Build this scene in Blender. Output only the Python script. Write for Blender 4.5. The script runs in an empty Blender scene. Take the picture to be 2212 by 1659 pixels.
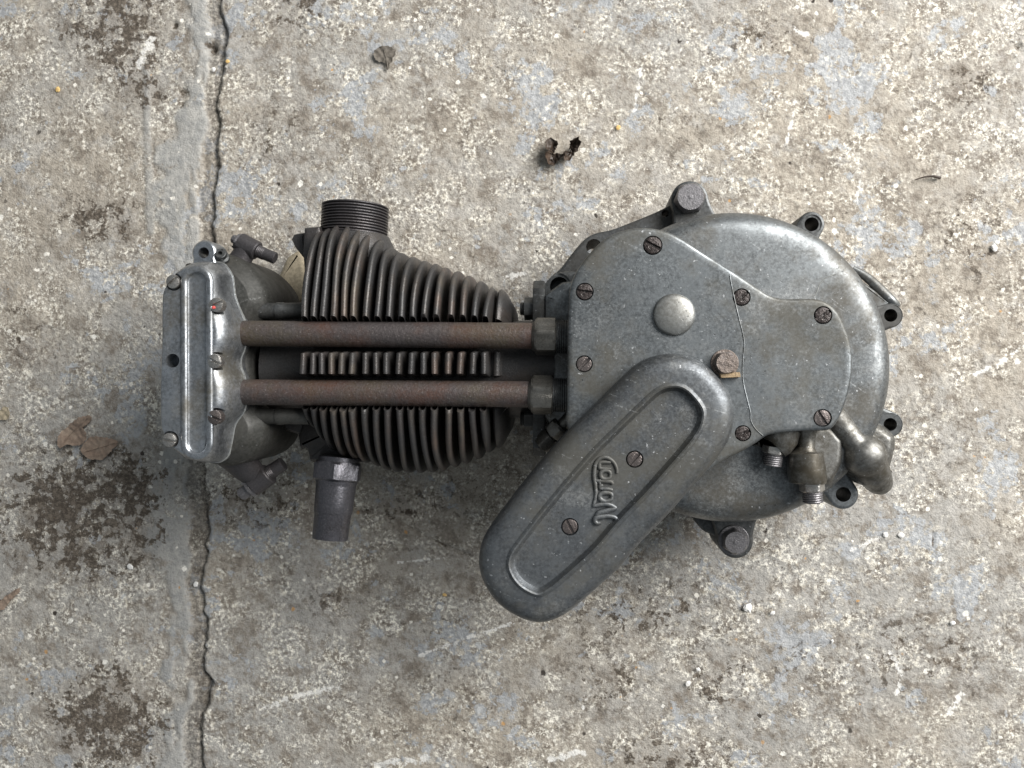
import bpy, bmesh, math, random
import numpy as np
from mathutils import Vector, Matrix, Quaternion

random.seed(7)
rng = np.random.default_rng(11)

# ------------------------------------------------------------------ camera
H = 0.69                       # camera height above the concrete (m)
FPX = 1796.0                   # focal length in reference units (frame 2212 x 1659)
CX, CY = 1106.0, 829.5
NADX = 1250.0                  # where the plumb line under the lens falls
TILT = math.atan((NADX - CX) / FPX)
scn = bpy.context.scene
col = scn.collection
cd = bpy.data.cameras.new('camera')
cd.sensor_width = 36.0
cd.lens = 36.0 * FPX / 2212.0
cd.clip_start = 0.01
cd.clip_end = 50
cam = bpy.data.objects.new('camera', cd)
col.objects.link(cam)
cam.location = (0, 0, H)
cam.rotation_euler = (0, TILT, 0)
scn.camera = cam
ROT = Matrix.Rotation(TILT, 3, 'Y')


def P(px, py, z):
    """Place a measured point at height z (m)."""
    d = ROT @ Vector(((px - CX) / FPX, (CY - py) / FPX, -1.0))
    t = (z - H) / d.z
    return Vector((d.x * t, d.y * t, z))


def sc(px, py, z):
    return (P(px + 1, py, z) - P(px - 1, py, z)).length * 0.5


# ------------------------------------------------------------------ light
w = bpy.data.worlds.new('World')
scn.world = w
w.use_nodes = True
bg = w.node_tree.nodes['Background']
bg.inputs[0].default_value = (0.86, 0.94, 1.0, 1)
bg.inputs[1].default_value = 0.25


def area(name, loc, target, size, power, color):
    l = bpy.data.lights.new(name, 'AREA')
    l.shape = 'RECTANGLE'
    l.size, l.size_y = size
    l.energy = power
    l.color = color
    o = bpy.data.objects.new(name, l)
    col.objects.link(o)
    o.location = loc
    o.rotation_euler = (Vector(target) - Vector(loc)).to_track_quat('-Z', 'Y').to_euler()
    return o


# daylight through a wide doorway, above right of the engine
area('doorway_daylight', (1.52, 1.02, 1.30), (0.0, 0.02, 0), (1.75, 1.6), 126, (1.0, 0.985, 0.96))
scn.view_settings.view_transform = 'Standard'
scn.view_settings.look = 'None'
scn.view_settings.exposure = 0
scn.view_settings.gamma = 1
scn.cycles.max_bounces = 6


# ------------------------------------------------------------------ node helpers
class NT:
    def __init__(self, name):
        m = bpy.data.materials.new(name)
        m.use_nodes = True
        self.m = m
        self.t = m.node_tree
        self.n = self.t.nodes
        self.b = self.n['Principled BSDF']
        self.co = self.n.new('ShaderNodeTexCoord').outputs['Object']

    def link(self, a, b):
        self.t.links.new(a, b)

    def _in(self, sock, v):
        if isinstance(v, (int, float)):
            sock.default_value = v
        elif isinstance(v, tuple):
            sock.default_value = v if len(v) == 4 or sock.type == 'VECTOR' else v + (1,)
        else:
            self.link(v, sock)

    def noise(self, scale, detail=4, rough=0.55, off=0.0, dist=0.0, co=None, sx=None):
        n = self.n.new('ShaderNodeTexNoise')
        n.inputs['Scale'].default_value = scale
        n.inputs['Detail'].default_value = detail
        n.inputs['Roughness'].default_value = rough
        n.inputs['Distortion'].default_value = dist
        mp = self.n.new('ShaderNodeMapping')
        mp.inputs['Location'].default_value = (off * 3.1, off * 1.7, off * 2.3)
        if sx:
            mp.inputs['Scale'].default_value = sx
        self.link(co or self.co, mp.inputs[0])
        self.link(mp.outputs[0], n.inputs[0])
        return n.outputs['Fac']

    def voro(self, scale, off=0.0, feature='F1'):
        n = self.n.new('ShaderNodeTexVoronoi')
        n.feature = feature
        n.inputs['Scale'].default_value = scale
        mp = self.n.new('ShaderNodeMapping')
        mp.inputs['Location'].default_value = (off * 3.1, off * 1.7, off * 2.3)
        self.link(self.co, mp.inputs[0])
        self.link(mp.outputs[0], n.inputs[0])
        return n.outputs['Distance'], n.outputs['Color']

    def ramp(self, v, a, b, lo=0.0, hi=1.0, smooth=True):
        n = self.n.new('ShaderNodeMapRange')
        n.interpolation_type = 'SMOOTHSTEP' if smooth else 'LINEAR'
        self._in(n.inputs['Value'], v)
        n.inputs['From Min'].default_value = a
        n.inputs['From Max'].default_value = b
        n.inputs['To Min'].default_value = lo
        n.inputs['To Max'].default_value = hi
        return n.outputs['Result']

    def math(self, op, a, b=0.0):
        n = self.n.new('ShaderNodeMath')
        n.operation = op
        self._in(n.inputs[0], a)
        self._in(n.inputs[1], b)
        return n.outputs[0]

    def mul(self, a, b):
        return self.math('MULTIPLY', a, b)

    def add(self, a, b):
        return self.math('ADD', a, b)

    def mix(self, f, a, b, mode='MIX'):
        n = self.n.new('ShaderNodeMix')
        n.data_type = 'RGBA'
        n.blend_type = mode
        self._in(n.inputs[0], f)
        self._in(n.inputs[6], a)
        self._in(n.inputs[7], b)
        return n.outputs[2]

    def attr(self, name):
        n = self.n.new('ShaderNodeAttribute')
        n.attribute_name = name
        return n.outputs['Fac']

    def rand(self):
        return self.n.new('ShaderNodeObjectInfo').outputs['Random']

    def bump(self, h, strength, dist=0.001, prev=None):
        n = self.n.new('ShaderNodeBump')
        n.inputs['Strength'].default_value = strength
        n.inputs['Distance'].default_value = dist
        self.link(h, n.inputs['Height'])
        if prev is not None:
            self.link(prev, n.inputs['Normal'])
        return n.outputs['Normal']

    def out(self, color, rough, metal=0.0, normal=None, spec=0.5):
        self._in(self.b.inputs['Base Color'], color)
        self._in(self.b.inputs['Roughness'], rough)
        self._in(self.b.inputs['Metallic'], metal)
        self._in(self.b.inputs['Specular IOR Level'], spec)
        if normal is not None:
            self.link(normal, self.b.inputs['Normal'])
        return self.m


def alloy(name, light, dark, grime, g=0.45, rough=0.42, metal=0.9, pit=1.0, off=0.0, nick=1.0):
    t = NT(name)
    a = t.noise(48, 9, 0.70, off)
    c = t.mix(t.ramp(a, 0.40, 0.60), dark, light)
    c = t.mix(t.ramp(t.noise(7, 4, 0.6, off + 13), 0.40, 0.62, 0, 0.55), c, tuple(x * 0.62 for x in dark))
    fine = t.noise(480, 4, 0.75, off + 1)
    c = t.mix(t.ramp(fine, 0.38, 0.66, 0.0, 0.55), c, tuple(min(1, x * 1.4) for x in light))
    gr = t.noise(240, 5, 0.7, off + 9)
    c = t.mix(t.ramp(gr, 0.50, 0.70, 0.0, 0.5), c, tuple(x * 0.5 for x in dark))
    gm = t.noise(15, 8, 0.70, off + 2)
    gmask = t.mul(t.ramp(gm, 0.44, 0.64), g)
    c = t.mix(gmask, c, grime)
    p = t.noise(620, 2, 0.5, off + 3)
    pm = t.mul(t.ramp(p, 0.66, 0.70), t.ramp(t.noise(26, 3, 0.6, off + 4), 0.45, 0.66, 0.0, 1.0))
    c = t.mix(t.mul(pm, 0.7 * pit), c, tuple(x * 0.2 for x in dark))
    ox = t.mul(t.ramp(t.noise(21, 8, 0.74, off + 15), 0.52, 0.66), t.ramp(fine, 0.42, 0.62, 0.15, 0.55))
    if metal > 0.83:
        c = t.mix(ox, c, (0.33, 0.335, 0.33))
    sp = t.mul(t.ramp(t.noise(360, 2, 0.6, off + 8), 0.70, 0.74), nick)
    c = t.mix(t.mul(sp, 0.6), c, (0.62, 0.63, 0.64))
    mp = t.n.new('ShaderNodeMapping')
    mp.inputs['Rotation'].default_value = (0, 0, 0.62 + off)
    t.link(t.co, mp.inputs[0])
    scr = t.mul(t.ramp(t.noise(60, 3, 0.6, off + 17, 0.2, mp.outputs[0], (0.35, 6.0, 1.0)), 0.655, 0.69), t.ramp(fine, 0.45, 0.6))
    c = t.mix(t.mul(scr, 0.35 * nick), c, (0.55, 0.56, 0.56))
    r = t.add(t.ramp(a, 0.3, 0.7, rough + 0.08, rough - 0.06), t.mul(gmask, 0.16))
    n = t.bump(fine, 0.06, 0.0004)
    n = t.bump(gr, 0.05, 0.0006, n)
    n = t.bump(t.math('SUBTRACT', 1.0, pm), 0.2 * pit, 0.0005, n)
    n = t.bump(t.noise(34, 3, 0.5, off + 11), 0.10, 0.004, n)
    return t.out(c, r, t.math('SUBTRACT', metal, t.mul(gmask, 0.45)), n)


def ironish(name, base, tint, tint2, rough=0.55, metal=0.25, amt=0.6, off=0.0, bumpy=0.35, grain=900, spark=0.0, big=1.0):
    t = NT(name)
    a = t.noise(38 * big, 7, 0.68, off)
    c = t.mix(t.mul(t.ramp(a, 0.42, 0.68), amt), base, tint)
    b = t.noise(22 * big, 6, 0.68, off + 2)
    c = t.mix(t.mul(t.ramp(b, 0.5, 0.7), amt), c, tint2)
    f = t.noise(grain, 3, 0.65, off + 3)
    c = t.mix(t.ramp(f, 0.3, 0.75, 0.0, 0.45), c, tuple(min(1, x * 2.2) for x in base))
    if spark > 0:
        k = t.ramp(t.noise(grain * 1.3, 1, 0.5, off + 5), 0.68, 0.74)
        c = t.mix(t.mul(k, spark), c, (0.55, 0.50, 0.47))
    n = t.bump(f, bumpy, 0.0007)
    n = t.bump(t.noise(180, 4, 0.6, off + 4), 0.3, 0.001, n)
    return t.out(c, t.ramp(a, 0.3, 0.7, rough + 0.08, rough - 0.08), metal, n)


M = {}
M['case'] = alloy('cast_aluminium', (0.212, 0.225, 0.231), (0.125, 0.131, 0.134), (0.080, 0.070, 0.054), 0.78, 0.43, 0.90, 1.2)
M['cover'] = alloy('dull_cover_alloy', (0.205, 0.219, 0.227), (0.119, 0.128, 0.133), (0.083, 0.075, 0.058), 0.75, 0.42, 0.90, 1.0, 3.0)
M['chain'] = alloy('grey_chain_cover_alloy', (0.156, 0.166, 0.175), (0.099, 0.105, 0.112), (0.086, 0.081, 0.067), 0.75, 0.47, 0.86, 0.6, 6.0)
M['rocker'] = alloy('polished_rocker_alloy', (0.410, 0.432, 0.460), (0.245, 0.256, 0.268), (0.085, 0.075, 0.055), 0.88, 0.31, 0.94, 0.5, 9.0, 0.6)
M['flange'] = alloy('dark_oily_alloy', (0.115, 0.119, 0.120), (0.060, 0.062, 0.062), (0.038, 0.034, 0.028), 0.7, 0.44, 0.8, 0.8, 12.0, 0.6)
M['oily'] = alloy('oil_stained_alloy', (0.23, 0.228, 0.218), (0.12, 0.115, 0.102), (0.045, 0.038, 0.026), 1.0, 0.44, 0.90, 1.2, 15.0, 1.2)
M['oilyfit'] = alloy('oily_fitting_alloy', (0.29, 0.285, 0.268), (0.15, 0.142, 0.122), (0.045, 0.037, 0.024), 0.95, 0.28, 0.94, 0.6, 18.0, 0.6)
M['rbody'] = alloy('grimy_rocker_alloy', (0.050, 0.049, 0.045), (0.026, 0.026, 0.022), (0.022, 0.019, 0.013), 0.9, 0.58, 0.3, 0.6, 21.0, 0.3)
M['dome'] = alloy('worn_bright_plug', (0.40, 0.41, 0.40), (0.26, 0.26, 0.25), (0.12, 0.105, 0.08), 0.4, 0.36, 0.9, 1.6, 25.0)
M['iron'] = ironish('black_cast_iron', (0.036, 0.035, 0.035), (0.090, 0.066, 0.047), (0.070, 0.050, 0.044), 0.40, 0.35, 0.36)
M['ironrust'] = ironish('rust_tinged_cast_iron', (0.042, 0.039, 0.037), (0.105, 0.072, 0.056), (0.095, 0.076, 0.055), 0.45, 0.30, 0.8, 2.0)
M['port'] = ironish('bare_iron_port', (0.047, 0.044, 0.046), (0.075, 0.062, 0.058), (0.06, 0.055, 0.055), 0.42, 0.45, 0.4, 4.0)
M['intake'] = ironish('blued_steel_stub', (0.078, 0.077, 0.086), (0.060, 0.055, 0.058), (0.050, 0.044, 0.044), 0.31, 0.7, 0.6, 7.0, 0.3, 800, 0.25)
M['tube'] = ironish('rusted_tube_steel', (0.056, 0.048, 0.047), (0.100, 0.050, 0.034), (0.082, 0.066, 0.042), 0.45, 0.30, 0.95, 11.0, 0.6, 560, 0.16, 0.5)
M['steel'] = ironish('dull_steel', (0.14, 0.135, 0.14), (0.085, 0.075, 0.068), (0.19, 0.185, 0.18), 0.40, 0.7, 0.5, 14.0)
M['nut'] = ironish('worn_plated_nut', (0.105, 0.100, 0.090), (0.050, 0.043, 0.032), (0.24, 0.235, 0.22), 0.36, 0.8, 0.7, 17.0)
M['brightsteel'] = ironish('bright_screw_steel', (0.36, 0.35, 0.33), (0.18, 0.14, 0.11), (0.27, 0.19, 0.15), 0.30, 0.9, 0.45, 19.0)
M['brownscrew'] = ironish('brown_screw_steel', (0.125, 0.108, 0.102), (0.08, 0.062, 0.055), (0.17, 0.15, 0.145), 0.38, 0.75, 0.6, 22.0)
M['rusty'] = ironish('rusted_screw', (0.034, 0.026, 0.024), (0.018, 0.015, 0.014), (0.095, 0.055, 0.045), 0.42, 0.35, 0.9, 24.0, 1.0, 480, 0.45)
M['rustbolt'] = ironish('rust_pitted_bolt', (0.150, 0.122, 0.105), (0.060, 0.038, 0.028), (0.36, 0.35, 0.36), 0.45, 0.45, 0.8, 27.0, 0.9, 520, 0.4)
M['tab'] = ironish('rust_yellow_tab', (0.25, 0.175, 0.095), (0.33, 0.25, 0.165), (0.17, 0.115, 0.07), 0.7, 0.0, 0.6, 29.0, 0.7)
M['dark'] = ironish('black_grease', (0.016, 0.015, 0.014), (0.03, 0.026, 0.02), (0.02, 0.02, 0.02), 0.42, 0.1, 0.5, 31.0)
M['leafbrown'] = ironish('rotten_brown_leaf', (0.205, 0.150, 0.113), (0.30, 0.235, 0.18), (0.11, 0.085, 0.066), 0.75, 0.0, 1.0, 33.0, 0.8, 300, 0.0, 2.6)
M['leafgrey'] = ironish('sodden_grey_leaf', (0.115, 0.100, 0.082), (0.062, 0.052, 0.042), (0.16, 0.142, 0.12), 0.7, 0.0, 0.9, 35.0, 0.6, 420)
M['leafdark'] = ironish('dark_curled_leaf', (0.042, 0.030, 0.022), (0.10, 0.062, 0.04), (0.025, 0.02, 0.017), 0.45, 0.0, 0.7, 37.0, 0.7, 380)
M['tan'] = ironish('tan_scrap', (0.30, 0.255, 0.18), (0.19, 0.15, 0.10), (0.24, 0.21, 0.155), 0.75, 0.0, 0.6, 39.0, 0.3, 400)
M['white'] = ironish('white_stone', (0.72, 0.70, 0.66), (0.60, 0.57, 0.52), (0.78, 0.77, 0.74), 0.7, 0.0, 0.5, 41.0, 0.4)
M['orange'] = ironish('orange_grit', (0.62, 0.38, 0.15), (0.50, 0.30, 0.15), (0.68, 0.47, 0.22), 0.7, 0.0, 0.5, 43.0, 0.4)
M['seam'] = alloy('casting_seam_alloy', (0.34, 0.35, 0.35), (0.22, 0.22, 0.21), (0.14, 0.13, 0.10), 0.35, 0.4, 0.75, 0.6, 45.0)
M['red'] = ironish('red_paint_speck', (0.55, 0.07, 0.06), (0.5, 0.1, 0.1), (0.6, 0.12, 0.1), 0.5, 0.0, 0.3, 47.0)


# ------------------------------------------------------------------ mesh helpers
class MB:
    def __init__(self):
        self.v, self.f = [], []

    def add(self, v, f):
        o = len(self.v)
        self.v += [tuple(x) for x in v]
        self.f += [tuple(i + o for i in q) for q in f]
        return self

    def rings(self, rings, cap0=True, cap1=True, closed=True):
        n = len(rings[0])
        v = [p for r in rings for p in r]
        f = []
        for k in range(len(rings) - 1):
            for i in range(n if closed else n - 1):
                j = (i + 1) % n
                f.append((k * n + i, k * n + j, (k + 1) * n + j, (k + 1) * n + i))
        if cap0:
            f.append(tuple(range(n))[::-1])
        if cap1:
            f.append(tuple((len(rings) - 1) * n + i for i in range(n)))
        return self.add(v, f)

    def mesh(self, name, mat, ang=32):
        me = bpy.data.meshes.new(name)
        me.from_pydata(self.v, [], self.f)
        bm = bmesh.new()
        bm.from_mesh(me)
        bmesh.ops.recalc_face_normals(bm, faces=bm.faces)
        bm.to_mesh(me)
        bm.free()
        finish(me, ang)
        me.materials.append(M[mat] if isinstance(mat, str) else mat)
        return me

    def build(self, name, mat, parent=None, ang=32):
        o = bpy.data.objects.new(name, self.mesh(name, mat, ang))
        col.objects.link(o)
        o.parent = parent
        return o


def finish(me, ang=32):
    me.polygons.foreach_set('use_smooth', [True] * len(me.polygons))
    me.set_sharp_from_angle(angle=math.radians(ang))


def catmull(pts, per=10, closed=True):
    out = []
    n = len(pts)
    rngi = range(n) if closed else range(n - 1)
    for i in rngi:
        if closed:
            a, b, c, d = pts[i - 1], pts[i], pts[(i + 1) % n], pts[(i + 2) % n]
        else:
            a, b, c, d = pts[max(i - 1, 0)], pts[i], pts[i + 1], pts[min(i + 2, n - 1)]
        a, b, c, d = map(Vector, (a, b, c, d))
        for k in range(per):
            t = k / per
            out.append(0.5 * ((2 * b) + (c - a) * t + (2 * a - 5 * b + 4 * c - d) * t * t
                              + (3 * b - a - 3 * c + d) * t ** 3))
    if not closed:
        out.append(Vector(pts[-1]))
    return out


def resample(pts, step, closed=True):
    pts = [Vector(p) for p in pts]
    seq = pts + [pts[0]] if closed else pts
    L = [0]
    for a, b in zip(seq, seq[1:]):
        L.append(L[-1] + (b - a).length)
    n = max(8, int(round(L[-1] / step)))
    out, k = [], 0
    for i in range(n if closed else n + 1):
        d = L[-1] * i / n
        while k < len(L) - 2 and L[k + 1] < d:
            k += 1
        seg = L[k + 1] - L[k]
        out.append(seq[k].lerp(seq[k + 1], (d - L[k]) / seg if seg > 0 else 0))
    return out


def poly(px, z, step=0.0022, smooth=True):
    """closed outline from measured points; a point may carry its own height"""
    p3 = [P(p[0], p[1], p[2] if len(p) > 2 else z) for p in px]
    p2 = [Vector((p.x, p.y)) for p in p3]
    if smooth:
        p2 = catmull(p2, 12)
    p2 = resample(p2, step)
    ar = sum(a.x * b.y - b.x * a.y for a, b in zip(p2, p2[1:] + p2[:1]))
    return p2 if ar > 0 else p2[::-1]


def inset(pl, d):
    n = len(pl)
    out = []
    for i in range(n):
        a, b, c = pl[i - 1], pl[i], pl[(i + 1) % n]
        e1, e2 = (b - a).normalized(), (c - b).normalized()
        n1, n2 = Vector((-e1.y, e1.x)), Vector((-e2.y, e2.x))
        m = n1 + n2
        m = m.normalized() if m.length > 1e-6 else n1
        k = max(0.6, m.dot(n1))
        out.append(b + m * (d / k))
    return out


def relax(pl, it):
    for _ in range(it):
        pl = [(pl[i - 1] + pl[i] * 2 + pl[(i + 1) % len(pl)]) / 4 for i in range(len(pl))]
    return pl


def plate(mb, pl, prof, wfun=None):
    """prof: (inset mm, z mm) from the bottom up; wfun scales the inset along the outline"""
    rings = []
    for d, z in prof:
        q = inset(pl, d / 1000)
        if wfun:
            q = [a + (b - a) * wfun(a) for a, b in zip(pl, q)]
        if d > 6:
            q = relax(q, int(d))
        rings.append([(p.x, p.y, z / 1000) for p in q])
    mb.rings(rings)
    return mb


def frame(axis):
    axis = Vector(axis).normalized()
    u = axis.cross(Vector((0, 0, 1)))
    if u.length < 1e-4:
        u = Vector((1, 0, 0))
    u.normalize()
    v = axis.cross(u).normalized()
    return axis, u, v


def lathe(mb, o, axis, prof, seg=40, cap=True):
    """prof: (radius m, distance along axis m)"""
    ax, u, v = frame(axis)
    o = Vector(o)
    rings = []
    for r, h in prof:
        rings.append([o + ax * h + (u * math.cos(2 * math.pi * i / seg) + v * math.sin(2 * math.pi * i / seg)) * r
                      for i in range(seg)])
    return mb.rings(rings, cap, cap)


def hexa(mb, o, axis, r, h, rot=0.0, ch=0.8, seg=48, both=False):
    """hexagon (corner radius r) with a turned chamfer"""
    ax, u, v = frame(axis)
    o = Vector(o)

    def hr(a):
        m = (a - rot) % (math.pi / 3)
        return r * math.cos(math.pi / 6) / math.cos(m - math.pi / 6)

    rings = []
    lv = [(0, 1.0, 1)] if not both else [(0, 0.86, 0), (h * (1 - ch), 1.0, 1)]
    lv += [(h * ch, 1.0, 1), (h, 0.80, 0), (h, 0.55, 0)]
    for hh, k, hx in lv:
        ring = []
        for i in range(seg):
            a = 2 * math.pi * i / seg
            rr = hr(a) if hx else r * k
            if hh == h * ch and hx:
                pass
            ring.append(o + ax * hh + (u * math.cos(a) + v * math.sin(a)) * rr)
        rings.append(ring)
    return mb.rings(rings)


def thread(mb, o, axis, r, length, pitch, seg=36, depth=0.35):
    n = max(2, int(length / pitch))
    prof = [(r * 0.5, 0)]
    d = pitch * depth
    for i in range(n):
        prof += [(r - d, i * length / n), (r, (i + 0.5) * length / n)]
    prof += [(r - d, length), (r * 0.55, length)]
    return lathe(mb, o, axis, prof, seg)


def sweep(mb, pts, radii, seg=20, flat=1.0):
    pts = [Vector(p) for p in pts]
    if isinstance(radii, (int, float)):
        radii = [radii] * len(pts)
    rings = []
    for i, p in enumerate(pts):
        d = (pts[min(i + 1, len(pts) - 1)] - pts[max(i - 1, 0)]).normalized()
        ax, u, v = frame(d)
        if v.z < 0:
            v = -v
            u = -u
        rings.append([p + (u * math.cos(2 * math.pi * k / seg) + v * flat * math.sin(2 * math.pi * k / seg)) * radii[i]
                      for k in range(seg)])
    return mb.rings(rings)


def cut(o, cutters):
    """subtract meshes (given as MB) from o"""
    tmp = []
    for c in cutters:
        t = c.build('cutter', 'dark')
        md = o.modifiers.new('b', 'BOOLEAN')
        md.operation = 'DIFFERENCE'
        md.solver = 'EXACT'
        md.object = t
        tmp.append(t)
    dg = bpy.context.evaluated_depsgraph_get()
    me = bpy.data.meshes.new_from_object(o.evaluated_get(dg))
    o.modifiers.clear()
    old = o.data
    nm = old.name
    o.data = me
    bpy.data.meshes.remove(old)
    me.name = nm
    while len(me.materials) > 1:
        me.materials.pop(index=len(me.materials) - 1)
    me.polygons.foreach_set('material_index', [0] * len(me.polygons))
    finish(me)
    for t in tmp:
        m2 = t.data
        bpy.data.objects.remove(t)
        bpy.data.meshes.remove(m2)


def cyl(o, axis, r, h, seg=40):
    return lathe(MB(), o, axis, [(r, 0), (r, h)], seg)


def top(name, label, cat, group=None, loc=(0, 0, 0)):
    o = bpy.data.objects.new(name, None)
    o.empty_display_size = 0.05
    col.objects.link(o)
    o.location = loc
    o['label'] = label
    o['category'] = cat
    if group:
        o['group'] = group
    return o


# ================================================================== floor
def vnoise(x, y, scale, seed):
    r = np.random.default_rng(seed)
    lat = r.random((256, 256))
    X, Y = x * scale + 100.37, y * scale + 77.11
    xi, yi = np.floor(X).astype(int), np.floor(Y).astype(int)
    fx, fy = X - xi, Y - yi
    fx, fy = fx * fx * (3 - 2 * fx), fy * fy * (3 - 2 * fy)
    a, b = lat[xi % 256, yi % 256], lat[(xi + 1) % 256, yi % 256]
    c, d = lat[xi % 256, (yi + 1) % 256], lat[(xi + 1) % 256, (yi + 1) % 256]
    return (a * (1 - fx) + b * fx) * (1 - fy) + (c * (1 - fx) + d * fx) * fy


def fbm(x, y, scale, seed, o=4, g=0.55):
    t, amp, s = 0, 1, 0
    for k in range(o):
        t = t + vnoise(x, y, scale * 2 ** k, seed + k) * amp
        s += amp
        amp *= g
    return t / s


def axis_coords(lo, hi, step, far):
    a = list(np.arange(lo, hi, step))
    s, x = step, hi
    right = []
    while x < far:
        right.append(x)
        s *= 1.35
        x += s
    s, x = step, lo - step
    left = []
    while x > -far:
        left.append(x)
        s *= 1.35
        x -= s
    return np.array(left[::-1] + a + right)


CRACK = [(-900, 520), (-200, 480), (0, 471), (26, 472), (58, 484), (73, 485), (102, 481), (146, 478), (187, 469), (216, 465),
         (257, 471), (280, 469), (315, 462), (350, 466), (382, 463), (408, 456), (437, 459), (478, 456), (520, 455),
         (650, 450), (800, 446), (900, 440), (1015, 438), (1093, 443), (1129, 445), (1177, 440), (1199, 445), (1238, 431),
         (1273, 429), (1314, 436), (1353, 445), (1375, 439), (1404, 442), (1423, 433), (1448, 433), (1474, 453),
         (1509, 450), (1547, 429), (1592, 429), (1653, 434), (1900, 420), (2600, 400)]


def seg_dist(gx, gy, pts):
    best = np.full(gx.shape, 9.0)
    for (x0, y0), (x1, y1) in zip(pts, pts[1:]):
        dx, dy = x1 - x0, y1 - y0
        L = dx * dx + dy * dy + 1e-12
        t = np.clip(((gx - x0) * dx + (gy - y0) * dy) / L, 0, 1)
        best = np.minimum(best, np.hypot(gx - x0 - t * dx, gy - y0 - t * dy))
    return best


def build_floor():
    xs = axis_coords(-0.535, 0.425, 0.00135, 2.6)
    ys = axis_coords(-0.375, 0.375, 0.00135, 2.6)
    gx, gy = np.meshgrid(xs, ys)
    U = W_ = 0.000384
    cr = [P(x, y, 0) for y, x in CRACK]
    cy = np.array([-p.y for p in cr])
    cxx = np.array([p.x for p in cr])
    cl = np.interp(-gy, cy, cxx)
    wob = (fbm(gx, gy, 160, 3, 3) - 0.5) * 0.006
    d = (gx - cl) / U                       # reference units right of the crack
    dw = d + wob / U
    n1 = fbm(gx, gy, 9, 21, 5)
    n2 = fbm(gx, gy, 60, 31, 4)
    z = (fbm(gx, gy, 5, 41, 3) - 0.5) * 0.0030 + (n2 - 0.5) * 0.0014 + (fbm(gx, gy, 240, 51, 2) - 0.5) * 0.0008
    # crack line and the dirt-filled lip beside it
    wl = 3.2 + 5.0 * fbm(gx * 0 + 1, gy, 45, 61, 3)
    line = np.exp(-(dw / wl) ** 2)
    bw = 14 + 30 * fbm(gx * 0 + 5, gy, 24, 71, 3)
    band = 1 / (1 + np.exp(-(dw + bw) / 1.6)) * 1 / (1 + np.exp((dw) / 1.6))
    z -= line * 0.0042 + band * 0.0024
    # smooth grey cement run along the left edge of the joint
    sw = 42 + 170 * np.clip(fbm(gx * 0 + 9, gy, 11, 81, 3) - 0.3, 0, 1) + (n2 - 0.5) * 80
    smear = 1 / (1 + np.exp(-(dw + bw + sw) / 4)) * 1 / (1 + np.exp((dw + bw) / 1.5))
    hole = 1 / (1 + np.exp(-(fbm(gx * 1.6, gy * 0.55, 42, 91, 4) - 0.64) * 60))
    smear *= 1 - 0.85 * hole
    strip = seg_dist(gx, gy, [tuple(P(316, 150, 0).xy), tuple(P(320, 330, 0).xy), tuple(P(326, 500, 0).xy)])
    smear = np.maximum(smear, 0.8 / (1 + np.exp((strip / U - 9 + (n2 - 0.5) * 14) / 1.6)))
    z += smear * 0.0009 - smear * (n2 - 0.5) * 0.0011
    # dark oil and mould blotches
    oil = np.zeros_like(gx)
    for x, y, rx, ry, a in [(265, 55, 85, 110, 1.0), (190, 60, 80, 60, .8), (310, 180, 80, 60, .6), (150, 1090, 170, 110, 1.0), (80, 1180, 90, 60, .7), (300, 1150, 60, 60, .8), (260, 1060, 110, 85, .95), (190, 1200, 120, 60, .8),
                            (235, 1560, 130, 120, .95), (215, 470, 95, 60, .75), (40, 720, 50, 80, .5), (330, 150, 40, 60, .5), (600, 290, 110, 100, .35),
                            (640, 20, 80, 60, .5), (560, 1080, 140, 70, .5), (900, 1090, 200, 60, .35), (1020, 320, 60, 80, .3), (1400, 1330, 240, 110, .38),
                            (1750, 1430, 200, 90, .30), (1300, 1480, 150, 90, .35), (2100, 520, 120, 160, .35), (1560, 1480, 90, 60, .5),
                            (2090, 180, 60, 60, .5), (1660, 80, 150, 50, .4), (1450, 1640, 200, 60, .4), (720, 1300, 120, 70, .3), (1980, 1420, 220, 160, .35)]:
        c = P(x, y, 0)
        q = ((gx - c.x) / (rx * U)) ** 2 + ((gy - c.y) / (ry * U)) ** 2
        oil = np.maximum(oil, a * np.exp(-q * 0.9))
    # chalky scuffs
    wh = np.zeros_like(gx)
    for pts, wd in [([(905, 1418), (960, 1396), (1030, 1372), (1110, 1345)], 5), ([(575, 1528), (640, 1505), (735, 1482)], 7),
                    ([(2110, 808), (2160, 785), (2212, 750)], 6), ([(1838, 1190), (1905, 1160)], 5), ([(1260, 1530), (1275, 1500)], 4),
                    ([(1925, 1410), (1945, 1455), (1940, 1500)], 7), ([(1860, 395), (1850, 440)], 6), ([(1090, 600), (1130, 590)], 7),
                    ([(860, 1215), (960, 1206)], 3), ([(1385, 150), (1370, 240)], 5), ([(1720, 60), (1740, 75)], 8), ([(300, 140), (330, 80)], 12),
                    ([(810, 1655), (920, 1640)], 10), ([(1190, 1640), (1260, 1625)], 9), ([(1720, 220), (1700, 310)], 5), ([(2050, 1540), (2080, 1500)], 8)]:
        dd = seg_dist(gx, gy, [tuple(P(x, y, 0).xy) for x, y in pts]) / U
        wh = np.maximum(wh, np.exp(-(dd / wd) ** 2))
    # shallow side crack
    for pts, wd, dp in [([(765, 1098), (818, 1106), (852, 1120), (905, 1150), (960, 1178), (1015, 1200)], 3.0, 0.0022),
                        ([(1990, 1240), (2020, 1200), (2015, 1150)], 1.6, 0.0010), ([(2085, 860), (2095, 905)], 1.6, 0.001)]:
        dd = seg_dist(gx, gy, [tuple(P(x, y, 0).xy) for x, y in pts]) / U + (n2 - 0.5) * 6
        k = np.exp(-(dd / wd) ** 2)
        z -= k * dp
        oil = np.maximum(oil, k * 0.5)
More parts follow.
